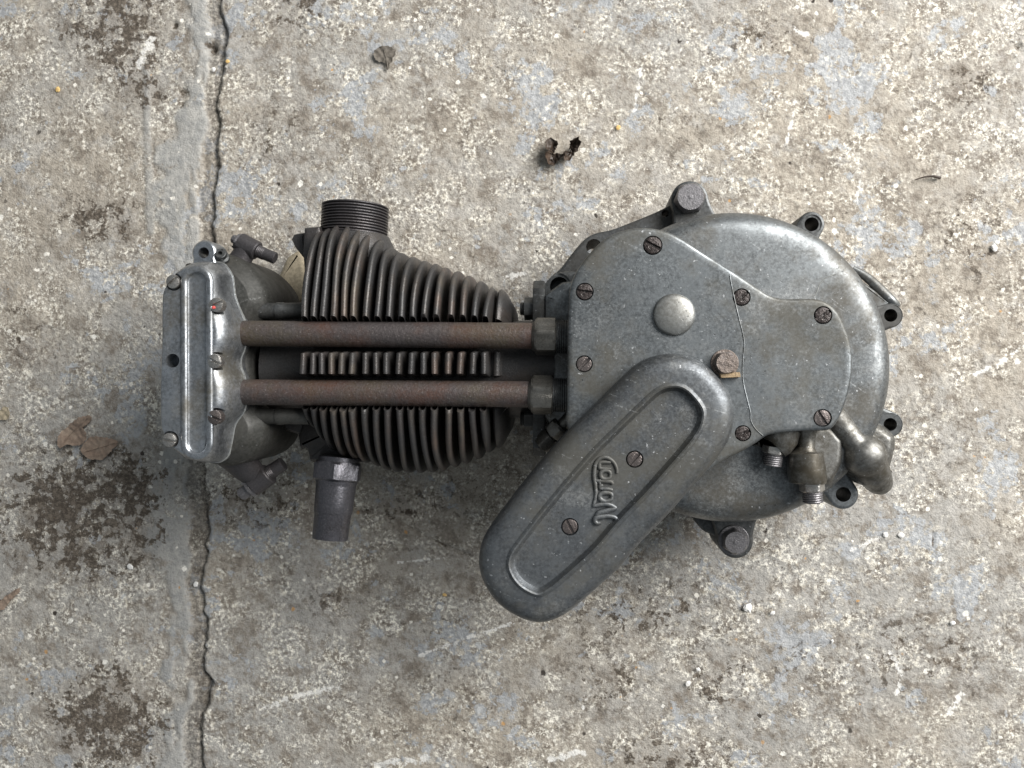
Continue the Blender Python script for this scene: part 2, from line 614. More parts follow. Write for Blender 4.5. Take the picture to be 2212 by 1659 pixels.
    # pits
    for x, y, r, dp in [(452, 100, 19, .006), (452, 103, 12, .006), (376, 54, 11, .004), (396, 200, 14, .002), (393, 225, 12, .002), (1975, 240, 6, .003),
                        (820, 1660, 10, .003), (1530, 115, 6, .003), (1735, 115, 7, .003), (2200, 100, 10, .004), (2030, 165, 5, .003), (340, 210, 9, .002)]:
        c = P(x, y, 0)
        k = np.exp(-((gx - c.x) ** 2 + (gy - c.y) ** 2) / (r * U * 0.75) ** 2 * (1 + (n2 - 0.5)))
        z -= k * dp * 0.6
        oil = np.maximum(oil, k * 0.85)
    z -= z.max() * 0 + 0.0006
    ny, nx = gx.shape
    me = bpy.data.meshes.new('floor')
    co = np.stack([gx, gy, z], -1).reshape(-1, 3).astype(np.float32)
    idx = np.arange(nx * ny).reshape(ny, nx)
    q = np.stack([idx[:-1, :-1], idx[:-1, 1:], idx[1:, 1:], idx[1:, :-1]], -1).reshape(-1, 4).astype(np.int32)
    me.vertices.add(len(co))
    me.vertices.foreach_set('co', co.ravel())
    me.loops.add(q.size)
    me.loops.foreach_set('vertex_index', q.ravel())
    me.polygons.add(len(q))
    me.polygons.foreach_set('loop_start', np.arange(0, q.size, 4, dtype=np.int32))
    me.update(calc_edges=True)
    me.polygons.foreach_set('use_smooth', np.ones(len(q), bool))
    for nm, arr in [('smear', smear), ('dirt', np.clip(band * 0.8 + line, 0, 1)), ('oil', oil), ('chalk', wh)]:
        a = me.attributes.new(nm, 'FLOAT', 'POINT')
        a.data.foreach_set('value', arr.ravel().astype(np.float32))
    o = bpy.data.objects.new('floor', me)
    col.objects.link(o)
    o['kind'] = 'structure'
    o['label'] = 'worn speckled concrete floor with a long dirty joint'

    t = NT('worn_concrete')
    sm, dirt, oil_, chalk = t.attr('smear'), t.attr('dirt'), t.attr('oil'), t.attr('chalk')
    big = t.noise(5.5, 5, 0.6, 1)
    mid = t.noise(30, 7, 0.70, 2)
    mid2 = t.noise(75, 6, 0.70, 7)
    g0 = t.noise(150, 5, 0.72, 10)
    g1 = t.noise(330, 4, 0.72, 3)
    g2 = t.noise(620, 3, 0.65, 4)
    c = t.mix(t.ramp(big, 0.36, 0.64), (0.385, 0.342, 0.285), (0.36, 0.345, 0.32))
    # taupe to cream cement skin, worn through in ragged patches
    c = t.mix(t.ramp(mid2, 0.46, 0.62, 0, 0.75), c, (0.215, 0.185, 0.150))
    c = t.mix(t.ramp(t.add(t.mul(mid, 0.5), t.mul(mid2, 0.5)), 0.50, 0.60, 0, 0.55), c, (0.180, 0.150, 0.120))
    c = t.mix(t.ramp(t.noise(48, 7, 0.72, 16), 0.50, 0.66, 0, 0.6), c, (0.47, 0.45, 0.42))
    # sand grains, light and dark
    cl = t.ramp(t.noise(36, 6, 0.70, 6), 0.42, 0.62, 0.06, 1.0)
    c = t.mix(t.mul(t.ramp(g0, 0.53, 0.62), t.mul(cl, 0.8)), c, (0.63, 0.575, 0.475))
    c = t.mix(t.mul(t.ramp(g1, 0.525, 0.595), cl), c, (0.86, 0.82, 0.72))
    c = t.mix(t.mul(t.ramp(g1, 0.46, 0.36), t.ramp(cl, 0, 1, 0.35, 0.8)), c, (0.135, 0.113, 0.092))
    c = t.mix(t.mul(t.ramp(g2, 0.58, 0.68), t.mul(cl, 0.7)), c, (0.78, 0.74, 0.66))
    c = t.mix(t.mul(t.ramp(g2, 0.42, 0.33), 0.3), c, (0.10, 0.085, 0.07))
    dk = t.mul(t.ramp(t.noise(190, 4, 0.7, 8), 0.57, 0.66), t.ramp(t.noise(17, 5, 0.65, 9), 0.42, 0.62, 0.05, 0.9))
    c = t.mix(t.mul(dk, 0.85), c, (0.085, 0.070, 0.055))
    # remnants of blue-grey floor paint
    bp = t.add(t.mul(t.noise(13, 4, 0.6, 12), 0.42), t.mul(t.noise(46, 8, 0.72, 17), 0.58))
    bmask = t.mul(t.ramp(bp, 0.552, 0.564), t.ramp(g0, 0.61, 0.55))
    bcol = t.mix(t.ramp(g1, 0.35, 0.65), (0.310, 0.322, 0.338), (0.445, 0.457, 0.468))
    c = t.mix(t.mul(bmask, 0.82), c, bcol)
    # cement run beside the joint
    smm = t.mul(sm, t.ramp(t.noise(60, 7, 0.7, 15), 0.34, 0.46, 0.15, 1.0))
    scol = t.mix(t.ramp(mid2, 0.38, 0.62), (0.30, 0.302, 0.295), (0.43, 0.42, 0.395))
    scol = t.mix(t.ramp(g1, 0.46, 0.34, 0, 0.4), scol, (0.17, 0.165, 0.155))
    c = t.mix(t.mul(smm, 0.88), c, scol)
    # chips of aggregate
    for scale, off, thr, keep, cc in [(85, 21, 0.20, 0.94, (0.84, 0.81, 0.74)), (150, 22, 0.26, 0.91, (0.82, 0.78, 0.70)),
                                      (120, 23, 0.16, 0.965, (0.50, 0.30, 0.14)), (100, 24, 0.20, 0.97, (0.05, 0.042, 0.035))]:
        dd, cc2 = t.voro(scale, off)
        s2 = t.n.new('ShaderNodeSeparateColor')
        t.link(cc2, s2.inputs[0])
        dn = t.add(dd, t.mul(t.math('SUBTRACT', g0, 0.5), 0.9))
        c = t.mix(t.mul(t.ramp(dn, thr, thr - 0.06), t.ramp(s2.outputs[1], keep, keep + 0.02)), c, cc)
    # stains
    on = t.noise(105, 8, 0.72, 31, 0.15)
    om = t.ramp(t.add(on, t.mul(oil_, 0.17)), 0.600, 0.635)
    om = t.mul(om, t.ramp(oil_, 0.12, 0.34))
    c = t.mix(t.mul(om, 0.92), c, t.mix(t.ramp(g1, 0.42, 0.62), (0.050, 0.038, 0.026), (0.16, 0.13, 0.10)))
    c = t.mix(t.mul(oil_, 0.25), c, (0.12, 0.10, 0.085))
    cm = t.mul(t.ramp(t.add(t.noise(150, 5, 0.75, 33), t.mul(chalk, 0.17)), 0.60, 0.66), t.ramp(chalk, 0.05, 0.5))
    c = t.mix(t.mul(cm, 0.8), c, (0.82, 0.80, 0.76))
    dcol = t.mix(t.ramp(g1, 0.42, 0.62), (0.05, 0.043, 0.036), (0.24, 0.215, 0.18))
    c = t.mix(t.mul(dirt, 0.62), c, dcol)
    hb = t.add(t.mul(g1, 0.8), t.mul(g2, 0.45))
    n = t.bump(hb, 0.65, 0.0016)
    n = t.bump(g0, 0.5, 0.0024, n)
    n = t.bump(t.math('MAXIMUM', bmask, smm), 0.35, 0.0006, n)
    me.materials.append(t.out(c, t.ramp(bmask, 0, 1, 0.85, 0.62), 0.0, n, 0.3))
    return o


build_floor()

# ================================================================== the engine
ENG = top('motorcycle_engine', 'grey vintage single-cylinder motorcycle engine lying on its side on the concrete', 'engine')
CC = P(1571, 794, 0.10)
CR = 337 * sc(1571, 794, 0.10)

# ---- crankcase: two halves, joint at the cylinder centre line
mb = MB()
circ = [Vector((CC.x + CR * math.cos(a), CC.y + CR * math.sin(a))) for a in [2 * math.pi * i / 180 for i in range(180)]]
plate(mb, circ, [(60, 24), (22, 26), (8, 34), (1.5, 46), (0, 56), (0, 76), (0, 88), (0.3, 105), (1.2, 110.5), (3.0, 115.4), (5.4, 118.6),
                 (8.4, 120.9), (11.6, 122.1), (15, 122.6), (19, 122.75), (26, 122.8), (46, 122.85)])
# crankcase mouth that carries the barrel and the tappet block
plate(mb, poly([(1176, 640), (1176, 900), (1205, 945), (1330, 965), (1420, 900), (1420, 660), (1330, 600), (1215, 612)], 0.10, smooth=False),
      [(4, 36), (0, 40), (0, 106), (1.5, 110), (5, 112), (8, 112)])
crank = mb.build('crankcase', 'case', ENG)
# drive-side shaft and boss underneath, on which the case stands
mb = MB()
lathe(mb, (CC.x, CC.y, 0.0), (0, 0, 1), [(0.010, 0), (0.011, 0.002), (0.011, 0.012), (0.038, 0.013), (0.044, 0.026)], 40)
mb.build('drive_side_boss', 'flange', crank)

# ---- outer rim flange of the lower half with the web between the top-left lugs
mb = MB()
fl = poly([(1173, 700), (1174, 640), (1178, 612), (1190, 594), (1207, 585), (1229, 555), (1254, 524), (1272, 508), (1291, 501),
           (1318, 497), (1350, 485), (1407, 462), (1436, 449), (1455, 436), (1500, 470), (1480, 600), (1300, 720)], 0.078, smooth=False, step=0.003)
fl = relax(fl, 2)
plate(mb, fl, [(2, 34), (0, 36), (0, 76), (0.6, 78), (1.6, 78.6), (3, 78.6)])
web = mb.build('joint_flange', 'flange', crank)
ch = []
for x, y, r in [(1283, 533, 17), (1437, 461, 8)]:
    c = P(x, y, 0.0786)
    ch.append(cyl((c.x, c.y, 0.03), (0, 0, 1), r * sc(x, y, 0.0786), 0.08))
cut(web, ch)


def lug(x, y, r, hr, z0, z1, mat='case', w0=1.5, spot=0.0, toward=(1571, 794), fl=1.0):
    """teardrop mounting ear reaching into the case, with a real through-hole"""
    c = P(x, y, z1 / 1000)
    s_ = sc(x, y, z1 / 1000)
    R = r * s_
    t = P(toward[0], toward[1], z1 / 1000)
    u = Vector((t.x - c.x, t.y - c.y)).normalized()
    v = Vector((-u.y, u.x))
    c2 = Vector((c.x, c.y))
    pl = []
    for k in range(25):
        a = math.radians(-105 + 210 * k / 24)
        pl.append(c2 - u * math.cos(a) * R - v * math.sin(a) * R)
    # flare into the case wall
    pl += [c2 + u * R * 1.0 - v * R * 1.05 * fl, c2 + u * R * 1.7 - v * R * (w0 * 0.86) * fl, c2 + u * R * 2.5 - v * R * w0 * 1.2,
           c2 + u * R * 3.2, c2 + u * R * 2.5 + v * R * w0 * 1.2, c2 + u * R * 1.7 + v * R * (w0 * 0.86) * fl, c2 + u * R * 1.0 + v * R * 1.05 * fl]
    ar = sum(a.x * b.y - b.x * a.y for a, b in zip(pl, pl[1:] + pl[:1]))
    if ar < 0:
        pl = pl[::-1]
    pl = relax(resample(pl, 0.0016), 3)
    m = plate(MB(), pl, [(1.5, z0), (0, z0 + 2), (0, z1 - 1.6), (0.5, z1 - 0.5), (1.6, z1), (2.4, z1)])
    o = m.build('mounting_lug', mat, crank)
    cs = []
    if hr:
        cs.append(cyl((c.x, c.y, 0.02), (0, 0, 1), hr * s_, 0.12))
    if spot:
        cs.append(cyl((c.x, c.y, z1 / 1000 - 0.0007), (0, 0, 1), spot * s_, 0.01))
    if cs:
        cut(o, cs)
    return o


mb = MB()
plate(mb, relax(poly([(1171, 720), (1173, 624), (1180, 606), (1190, 596), (1206, 588), (1236, 584), (1300, 590), (1300, 720)], 0.098, smooth=False, step=.0025), 2),
      [(1, 34), (0, 36), (0, 96), (0.6, 97.6), (1.6, 98.2), (3, 98.2)])
ear8 = mb.build('mounting_lug', 'flange', crank)
c = P(1208, 618, 0.0982)
c2 = P(1205, 619, 0.0982)
cut(ear8, [cyl((c.x, c.y, 0.02), (0, 0, 1), 20.5 * sc(1207, 617, 0.098), 0.12), cyl((c2.x, c2.y, 0.0968), (0, 0, 1), 29 * sc(1207, 617, 0.098), 0.01)])
lug(1490, 430, 41, 0, 40, 90, 'flange', 1.5, 0, (1571, 794), 1.06)
lug(1754, 484, 29, 15.5, 34, 94, 'flange', 1.4, 21)
lug(1925, 681, 28, 14.5, 34, 100, 'flange', 1.3, 25)
lug(1924, 917, 29, 14.5, 34, 100, 'flange', 1.3, 26)
lug(1822, 1068, 34, 16.5, 34, 98, 'case', 1.35, 0, (1740, 950))
lug(1590, 1170, 38, 0, 40, 88, 'flange', 1.5, 0, (1571, 794), 1.12)
mb = MB()
plate(mb, relax(poly([(1498, 1118), (1508, 1136), (1522, 1150), (1542, 1156), (1556, 1172), (1575, 1150), (1575, 1100), (1520, 1090)], 0.072, smooth=False, step=.002), 2), [(1, 36), (0, 38), (0, 70), (1, 71.5), (2, 72)])
mb.build('rim_web', 'flange', crank)
# raised rib running along the rim into the right-hand ear
mb = MB()
q = catmull([P(1842, 580, 0.0948), P(1876, 602, 0.0958), P(1905, 630, 0.0968), P(1926, 650, 0.0968), P(1938, 662, 0.0948)], 6, False)
sweep(mb, q, [0.0012 + 0.0024 * math.sin(math.pi * (0.12 + 0.70 * i / (len(q) - 1))) for i in range(len(q))], 16)
mb.build('rim_rib', 'case', crank, 60)
mb = MB()
plate(mb, poly([(1840, 590), (1900, 632), (1926, 655), (1905, 672), (1870, 690), (1830, 640)], 0.099, smooth=False), [(1, 50), (0, 52), (0, 97), (1.0, 98.4), (2, 98.6)])
mb.build('rim_web', 'case', crank)

def case_bolt(x, y, z, r, h, washer=0, mat='steel', parent=None, rot=0.3, name='hex_bolt'):
    s_ = sc(x, y, z)
    c = P(x, y, z)
    m = MB()
    hexa(m, c - Vector((0, 0, h)), (0, 0, 1), r * s_ * 1.22, h, rot, 0.66)
    lathe(m, c + Vector((0, 0, -0.0004)), (0, 0, 1), [(0.0018, 0), (0.0017, 0.0006), (0.001, 0.0007)], 16)
    o = m.build(name, mat, parent or crank)
    if washer:
        m = MB()
        lathe(m, c - Vector((0, 0, h + 0.0005)), (0, 0, 1), [(washer * s_, -0.0010), (washer * s_, 0.0002), (washer * s_ * 0.95, 0.0006), (washer * s_ * 0.5, 0.0006)], 48)
        m.build('washer', mat, parent or crank)
    return o


case_bolt(1492, 425, 0.0985, 29, 0.0085, 0, 'steel', None, 0.15)
case_bolt(1590, 1172, 0.0975, 24, 0.008, 34, 'steel', None, 0.5)

# ---- timing cover
TZ = 148.0
tc = poly([(1228, 660), (1231, 622), (1245, 585), (1275, 545), (1310, 513), (1350, 496), (1395, 491), (1440, 499), (1475, 516), (1520, 545),
           (1560, 570), (1600, 596), (1640, 623), (1668, 639), (1700, 645), (1760, 645), (1793, 656), (1815, 680), (1834, 725), (1842, 764),
           (1842, 808), (1833, 854), (1818, 896), (1802, 922), (1786, 930), (1738, 932), (1684, 936), (1657, 942), (1632, 959), (1601, 977),
           (1555, 1001), (1480, 1050), (1400, 1080), (1290, 1030), (1226, 925), (1224, 880), (1225, 780)], TZ / 1000)
mb = MB()
plate(mb, tc, [(0, 104), (0, TZ - 2.6), (0.2, TZ - 1.7), (0.7, TZ - 0.8), (1.4, TZ - 0.25), (2.4, TZ), (5, TZ), (6, TZ)])
tcov = mb.build('timing_cover', 'cover', ENG)


def screw_mesh(r, h=0.0024, slot=0.17, depth=0.0013, dome=0.0):
    """slotted head, top at z=0, slot along local x"""
    m = MB()
    n = 22
    sw = r * slot
    for sgn in (1, -1):
        a0 = math.asin(slot)
        arc = [(r * math.cos(a0 + (math.pi - 2 * a0) * k / n), r * math.sin(a0 + (math.pi - 2 * a0) * k / n)) for k in range(n + 1)]
        pl = [Vector((x, y * sgn)) for x, y in arc]
        if sgn < 0:
            pl = pl[::-1]
        pl = resample(pl, r * 0.12)
        ctr = Vector((0, sgn * r * 0.5))
        rings = []
        for k, zz in [(1, -h), (1, -0.0005), (0.94, -0.0001), (0.88, 0.0)]:
            rings.append([(ctr.x + (p.x - ctr.x) * k, ctr.y + (p.y - ctr.y) * k,
                           zz + (dome * (1 - (p.length / r) ** 2) if zz > -h else 0)) for p in pl])
        m.rings(rings)
    lathe(m, (0, 0, -h - 0.004), (0, 0, 1), [(r * 0.99, 0), (r * 0.99, h + 0.004 - depth)], 36)
    return m


def place_screws(parent, specs, z, r_extra=1.12, cutdepth=0.0032, proud=-0.0003, dome=0.0):
    """specs: px, py, radius, slot angle deg, material, proud (m) -> recess cut in parent, then heads set in"""
    cs = []
    for x, y, r, a, mt, pr in specs:
        c = P(x, y, z)
        cs.append(cyl((c.x, c.y, z - cutdepth), (0, 0, 1), r * sc(x, y, z) * r_extra, 0.02))
    cut(parent, cs)
    for x, y, r, a, mt, pr in specs:
        c = P(x, y, z)
        me = screw_mesh(r * sc(x, y, z), dome=dome).mesh('screw', mt)
        o = bpy.data.objects.new('screw', me)
        col.objects.link(o)
        o.parent = parent
        o.location = (c.x, c.y, z + pr)
        o.rotation_euler = (0, 0, math.radians(a))


place_screws(tcov, [(1410, 530, 19, -28, 'rusty', 0.0006), (1263, 630, 17.5, -8, 'rusty', 0.0002), (1262, 786, 16.5, 45, 'brownscrew', -0.0006),
                    (1602, 642, 17.5, 40, 'rusty', 0.0001), (1778, 681, 18, 32, 'rusty', 0.0003), (1777, 903, 18, -58, 'brownscrew', -0.0004),
                    (1605, 936, 16, 20, 'rusty', 0.0)], TZ / 1000)

# riveted blanking plug
c = P(1456, 680, TZ / 1000)
R = 46 * sc(1456, 680, TZ / 1000)
mb = MB()
lathe(mb, c, (0, 0, 1), [(R, -0.002), (R * 1.0, 0.0006), (R * 0.97, 0.0016)] + [(R * math.cos(a), 0.0012 + R * 0.30 * math.sin(a)) for a in [0.3, 0.5, 0.7, 0.9, 1.1, 1.3, 1.45, 1.54]], 64)
mb.build('dome_plug', 'dome', tcov, 60)
# rusty bolt with its lock tab
case_bolt(1570, 784, 0.1565, 22.5, 0.0075, 31, 'rustbolt', tcov, 0.1)
mb = MB()
a = P(1556, 806, 0.1505)
plate(mb, poly([(1556, 806), (1599, 804), (1600, 815), (1557, 817)], 0.154, smooth=False, step=0.0012), [(0, 147), (0, 153.4), (0.3, 154), (0.6, 154)])
mb.build('lock_tab', 'tab', tcov)
# witness line of the casting
mb = MB()
zz = TZ / 1000
sweep(mb, catmull([P(x, y, zz + .0001) for x, y in [(1576, 592), (1581, 620), (1588, 652), (1597, 690), (1605, 722), (1608, 745), (1605, 775), (1605, 820),
                                                    (1614, 862), (1621, 890), (1622, 908), (1632, 926), (1648, 941)]], 5, False), 0.00036, 8, 0.9)
mb.build('casting_seam', 'cover', tcov)
# scar on the crankcase face
mb = MB()
sweep(mb, catmull([P(x, y, .1226) for x, y in [(1757, 643), (1765, 630), (1770, 615), (1780, 603), (1790, 598), (1806, 592)]], 5, False), 0.00035, 8, 0.9)
mb.build('casting_seam', 'seam', crank)

# ---- magneto chain cover
CZ = 166.0
cc = poly([(1110, 1071), (1165, 1004), (1210, 952), (1246, 912), (1301, 859), (1337, 823), (1374, 789), (1401, 773), (1428, 765), (1456, 762), (1492, 767), (1529, 786),
           (1557, 814), (1580, 845), (1591, 877), (1592, 908), (1585, 941), (1570, 972), (1540, 1012), (1503, 1054), (1446, 1118), (1385, 1180), (1342, 1232), (1305, 1266),
           (1263, 1303), (1227, 1332), (1190, 1350), (1160, 1354), (1127, 1346), (1090, 1326), (1063, 1301), (1041, 1266), (1030, 1229), (1032, 1195), (1041, 1166), (1059, 1138), (1086, 1103)], CZ / 1000)
mb = MB()
plate(mb, cc, [(3, 118), (0, 121), (0, CZ - 13), (0.5, CZ - 8.5), (1.8, CZ - 5), (4, CZ - 2.3), (7, CZ - .7), (10, CZ), (16.8, CZ + .1), (18.2, CZ + 0.2), (19.2, CZ + 1.0),
               (20.2, CZ + 1.5), (21.2, CZ + 1.0), (22.4, CZ - 1.8), (23.6, CZ - 3.4), (25, CZ - 3.7), (27, CZ - 3.7)])
chain = mb.build('magneto_chain_cover', 'chain', ENG, 40)
FZ = (CZ - 3.7) / 1000
place_screws(chain, [(1371, 992, 16.5, 48, 'brownscrew', -0.0003), (1231, 1138, 16.5, -62, 'brownscrew', -0.0003)], FZ, 1.16)

# raised script emblem, reading upwards
def lg(pts):
    return [P((2140 + x / 4.607) / 1.736, (1660 + y / 4.607) / 1.736, FZ + 0.0004) for x, y in pts]


strokes = [
    ([(800, 525), (795, 450), (755, 355), (680, 285), (590, 255), (500, 280), (435, 360), (408, 480), (405, 600), (425, 720), (438, 850), (430, 960), (400, 1060), (400, 1110)], 5.2),
    ([(700, 455), (600, 450), (505, 440), (495, 390), (510, 345), (600, 338), (695, 345)], 5.2),
    ([(690, 555), (670, 610), (605, 630), (540, 610), (515, 555), (540, 500), (605, 482), (670, 500), (690, 555)], 5.6),
    ([(730, 715), (690, 675), (600, 668), (430, 655)], 5.2),
    ([(505, 632), (500, 675), (508, 722)], 4.2),
    ([(725, 820), (640, 800), (500, 790)], 5.0), ([(500, 790), (510, 750), (560, 735)], 5.0),
    ([(715, 930), (695, 985), (610, 1010), (530, 985), (500, 930), (530, 880), (610, 862), (695, 880), (715, 930)], 6.0),
    ([(785, 1130), (700, 1082), (600, 1060), (480, 1075), (395, 1095)], 6.0),
    ([(445, 1290), (480, 1215), (590, 1180), (700, 1155), (785, 1130)], 7.0),
    ([(812, 1350), (765, 1292), (650, 1266), (520, 1278), (440, 1295), (418, 1345), (452, 1388), (515, 1382)], 6.5),
]
mb = MB()
for k, (pts, wd) in enumerate(strokes):
    q = catmull(lg(pts), 6, False)
    q = [p + Vector((0, 0, 0.00006 * k)) for p in q]
    rad = [wd * 0.000265 * (0.65 + 0.35 * math.sin(math.pi * min(1, max(0.0, i / (len(q) - 1)) * 0.9 + 0.05))) for i in range(len(q))]
    sweep(mb, q, rad, 12, 0.85)
mb.build('script_emblem', 'chain', chain, 60)

# ---- oil unions and galleries below the timing chest
def union(name, body_pts, body_r, hex_at, axis, hex_r, hex_h, th_r, th_len, boss_mat='oilyfit'):
    m = MB()
    sweep(m, body_pts, body_r, 28)
    o = m.build(name, boss_mat, ENG)
    m = MB()
    hexa(m, hex_at, axis, hex_r * 1.12, hex_h, 0.2, 0.85, 48)
    m.build('hex_nut', 'brightsteel', o)
    m = MB()
    thread(m, Vector(hex_at) + Vector(axis).normalized() * hex_h * 0.98, axis, th_r, th_len, 0.0013, 32)
    m.build('threaded_end', 'steel', o)
    return o


Zu = 0.132
s_ = sc(1700, 1000, Zu)
union('oil_union', [P(1690, 925, Zu), P(1684, 948, Zu), P(1678, 962, Zu), P(1674, 966, Zu)], [40 * s_, 39 * s_, 34 * s_, 30 * s_],
      P(1674, 964, Zu), (-0.13, -1, -0.05), 24 * s_, 17 * s_, 20.5 * s_, 27 * s_)
union('oil_union', [P(1742, 925, Zu), P(1742, 945, Zu), P(1741, 966, Zu), P(1740, 974, Zu), P(1740, 978, Zu), P(1742, 1015, Zu), P(1745, 1038, Zu), P(1745, 1043, Zu)],
      [24 * s_, 19 * s_, 19 * s_, 24 * s_, 38 * s_, 41 * s_, 41 * s_, 38 * s_], P(1753, 1040, Zu), (0.08, -1, -0.05), 25 * s_, 22 * s_, 22 * s_, 25 * s_)
# raised gallery behind the unions
mb = MB()
plate(mb, poly([(1625, 962), (1660, 932), (1790, 920), (1818, 950), (1815, 1000), (1792, 1042), (1768, 1040), (1740, 985), (1690, 968)], 0.122, smooth=False, step=.003), [(-6, 112), (-4, 116), (-2, 120), (0, 123.5), (1.5, 125.5), (3, 126.2), (4, 126.2)])
mb.build('gallery_wall', 'oily', crank, 60)
mb = MB()
a, b = P(1780, 872, .121), P(1866, 984, .121)
sweep(mb, [a.lerp(b, i / 8) for i in range(9)], 0.0082, 32)
c = P(1867, 984, .1195)
R = 0.0142
lathe(mb, c, (0.05, -0.1, 1), [(R * 0.95, -0.02)] + [(R * math.cos(t), R * math.sin(t)) for t in [-0.1, 0.15, 0.35, 0.55, 0.75, 0.95, 1.15, 1.35, 1.5]], 48)
q = [P(1866, 986, .113), P(1876, 1003, .1115), P(1886, 1020, .107), P(1894, 1034, .101), P(1900, 1043, .095), P(1903, 1047, .091)]
sweep(mb, q, [0.0120, 0.0118, 0.0112, 0.0102, 0.0088, 0.0070], 32)
plate(mb, poly([(1938, 940), (1936, 990), (1920, 1028), (1890, 1048), (1855, 1045), (1815, 1000), (1830, 940), (1880, 905)], 0.105, step=.003),
      [(1, 50), (0, 52), (0, 98), (1.5, 102), (4, 105), (6, 106.5)])
boss = mb.build('oil_gallery_boss', 'oily', crank, 60)
md = boss.modifiers.new('r', 'REMESH')
md.mode = 'VOXEL'
md.voxel_size = 0.0010
md = boss.modifiers.new('s', 'SMOOTH')
md.factor = 0.5
md.iterations = 7
me = bpy.data.meshes.new_from_object(boss.evaluated_get(bpy.context.evaluated_depsgraph_get()))
boss.modifiers.clear()
boss.data = me
for v in me.vertices:
    q_ = v.co
    v.co = q_ + v.normal * (0.00009 * math.sin(q_.x * 700 + 2 * math.sin(q_.y * 450)) * math.sin(q_.y * 620 + q_.z * 500))
finish(me, 70)

# ---- small oil feed fitting between barrel and chain cover
mb = MB()
a, b = P(1172, 962, .105), P(1222, 912, .112)
ax = (b - a).normalized()
hexa(mb, a, ax, 0.0078, 0.0105, 0.25, 0.8, 48, True)
hexa(mb, a + ax * 0.0125, ax, 0.0092, 0.009, 0.6, 0.85, 48, True)
sweep(mb, [a + ax * 0.008, b + ax * 0.02], 0.0048, 16)
mb.build('oil_feed_fitting', 'nut', ENG)

# ================================================================== cylinder
AX = 797.0
Z0 = 0.078
YAW = math.tan(math.radians(1.4))
Y0 = P(1000, AX, Z0).y
TUBE_Z = 0.126
yt1, yt2 = P(820, 723, TUBE_Z).y, P(820, 848, TUBE_Z).y
MIDX = [650.6, 671, 691, 714, 736.6, 757.6, 785, 808.5, 832, 860, 886.5, 912, 936, 966, 992, 1019, 1044]
TOPY = [497, 490, 482, 484, 493, 504, 516, 533, 544, 553, 561, 568, 576, 584, 594, 606, 620]
BOTY = [930, 955, 975, 988, 992, 1000, 1008, 1016, 1020, 1022, 1022, 1021, 1018, 1010, 1002, 992, 978]
TOPZ = 0.136


def fin_outline(yu, yd, seg=260, topz=TOPZ):
    out = []
    for i in range(seg):
        a = 2 * math.pi * i / seg
        ca, sa = math.cos(a), math.sin(a)
        ry = yu if ca > 0 else yd
        rz = (topz - Z0) if sa > 0 else (Z0 - 0.008)
        e = 2.9 if ca > 0 else 2.4
        k = (abs(ca / ry) ** e + abs(sa / rz) ** e) ** (-1 / e)
        y, zz = ca * k, sa * k
        if sa > 0:
            for yt in (yt1, yt2):
                d = abs(y + Y0 - yt)
                lim = 0.102 + 0.040 * max(0, (d - 0.0098) / 0.0028) ** 1.0
                if d < 0.014:
                    zz = min(zz, lim - Z0)
        out.append((y, zz))
    return out


head = MB()
sweep(head, [P(598, 792, Z0), P(640, 793, Z0), P(800, 795, Z0)], [0.036, 0.034, 0.034], 40)
plate(head, poly([(585, 660), (650, 640), (650, 950), (585, 930)], 0.10, smooth=False, step=.004), [(3, 40), (0, 44), (0, 78), (2, 82), (5, 83)])
head_o = head.build('cylinder_head', 'iron', ENG)
barrel = MB()
sweep(barrel, [P(795, 795, Z0), P(1060, 797, Z0), P(1130, 798, Z0), P(1200, 800, Z0)], [0.034, 0.034, 0.036, 0.036], 48)
barrel_o = barrel.build('cylinder_barrel', 'iron', ENG)
for k, (mx, ty, by) in enumerate(zip(MIDX, TOPY, BOTY)):
    X = P(mx, 790, TOPZ).x
    yu = P(mx, ty, 0.094).y - Y0
    yd = Y0 - P(mx, by, 0.085).y
    o2 = fin_outline(yu, yd)
    th = 0.0021
    rings = []
    for dx, rr in [(-th * 1.2, -0.024), (-th, -0.0030), (-th * 0.88, -0.0016), (-th * 0.6, -0.0006), (-th * 0.25, -0.0001), (th * 0.25, -0.0001), (th * 0.6, -0.0006), (th * 0.88, -0.0016), (th, -0.0030), (th * 1.2, -0.024)]:
        ring = []
        for y, zz in o2:
            L = math.hypot(y, zz)
            f = (L + rr) / L
            wv = 0.0004 * math.sin(y * 90 + k * 1.3) + 0.0003 * math.sin(zz * 120 + k)
            ring.append((X + dx + y * f * -(-YAW) + wv, Y0 + y * f, Z0 + zz * f))
        rings.append(ring)
    m = MB().rings(rings)
    m.build('cooling_fin', 'ironrust' if k in (3, 4, 5, 12, 13, 14) else 'iron', head_o if k < 7 else barrel_o, 50)
# base disc with its conical face
X = P(1066, 790, 0.13).x
ax = Vector((1, YAW * 0, 0))
R0 = P(1066, 622, 0.09).y - Y0
yu = P(1075, 621, 0.094).y - Y0
yd = Y0 - P(1067, 969, 0.085).y
o2 = fin_outline(yu, yd, 260, 0.116)
o3 = fin_outline(0.046, 0.046, 260, Z0 + 0.030)
rings = []
for dx, k, L in [(-0.0016, 0.95, 0), (-0.0012, 0.985, 0), (-0.0002, 1.0, 0), (0.0010, 0.995, 0), (0.0030, 0.96, 0), (0.0085, 0.0, 1)]:
    rings.append([(X + dx + y * YAW, Y0 + (y * k if not L else y2), Z0 + (z_ * k if not L else z2)) for (y, z_), (y2, z2) in zip(o2, o3)])
mb = MB().rings(rings)
mb.build('base_disc', 'iron', barrel_o, 40)
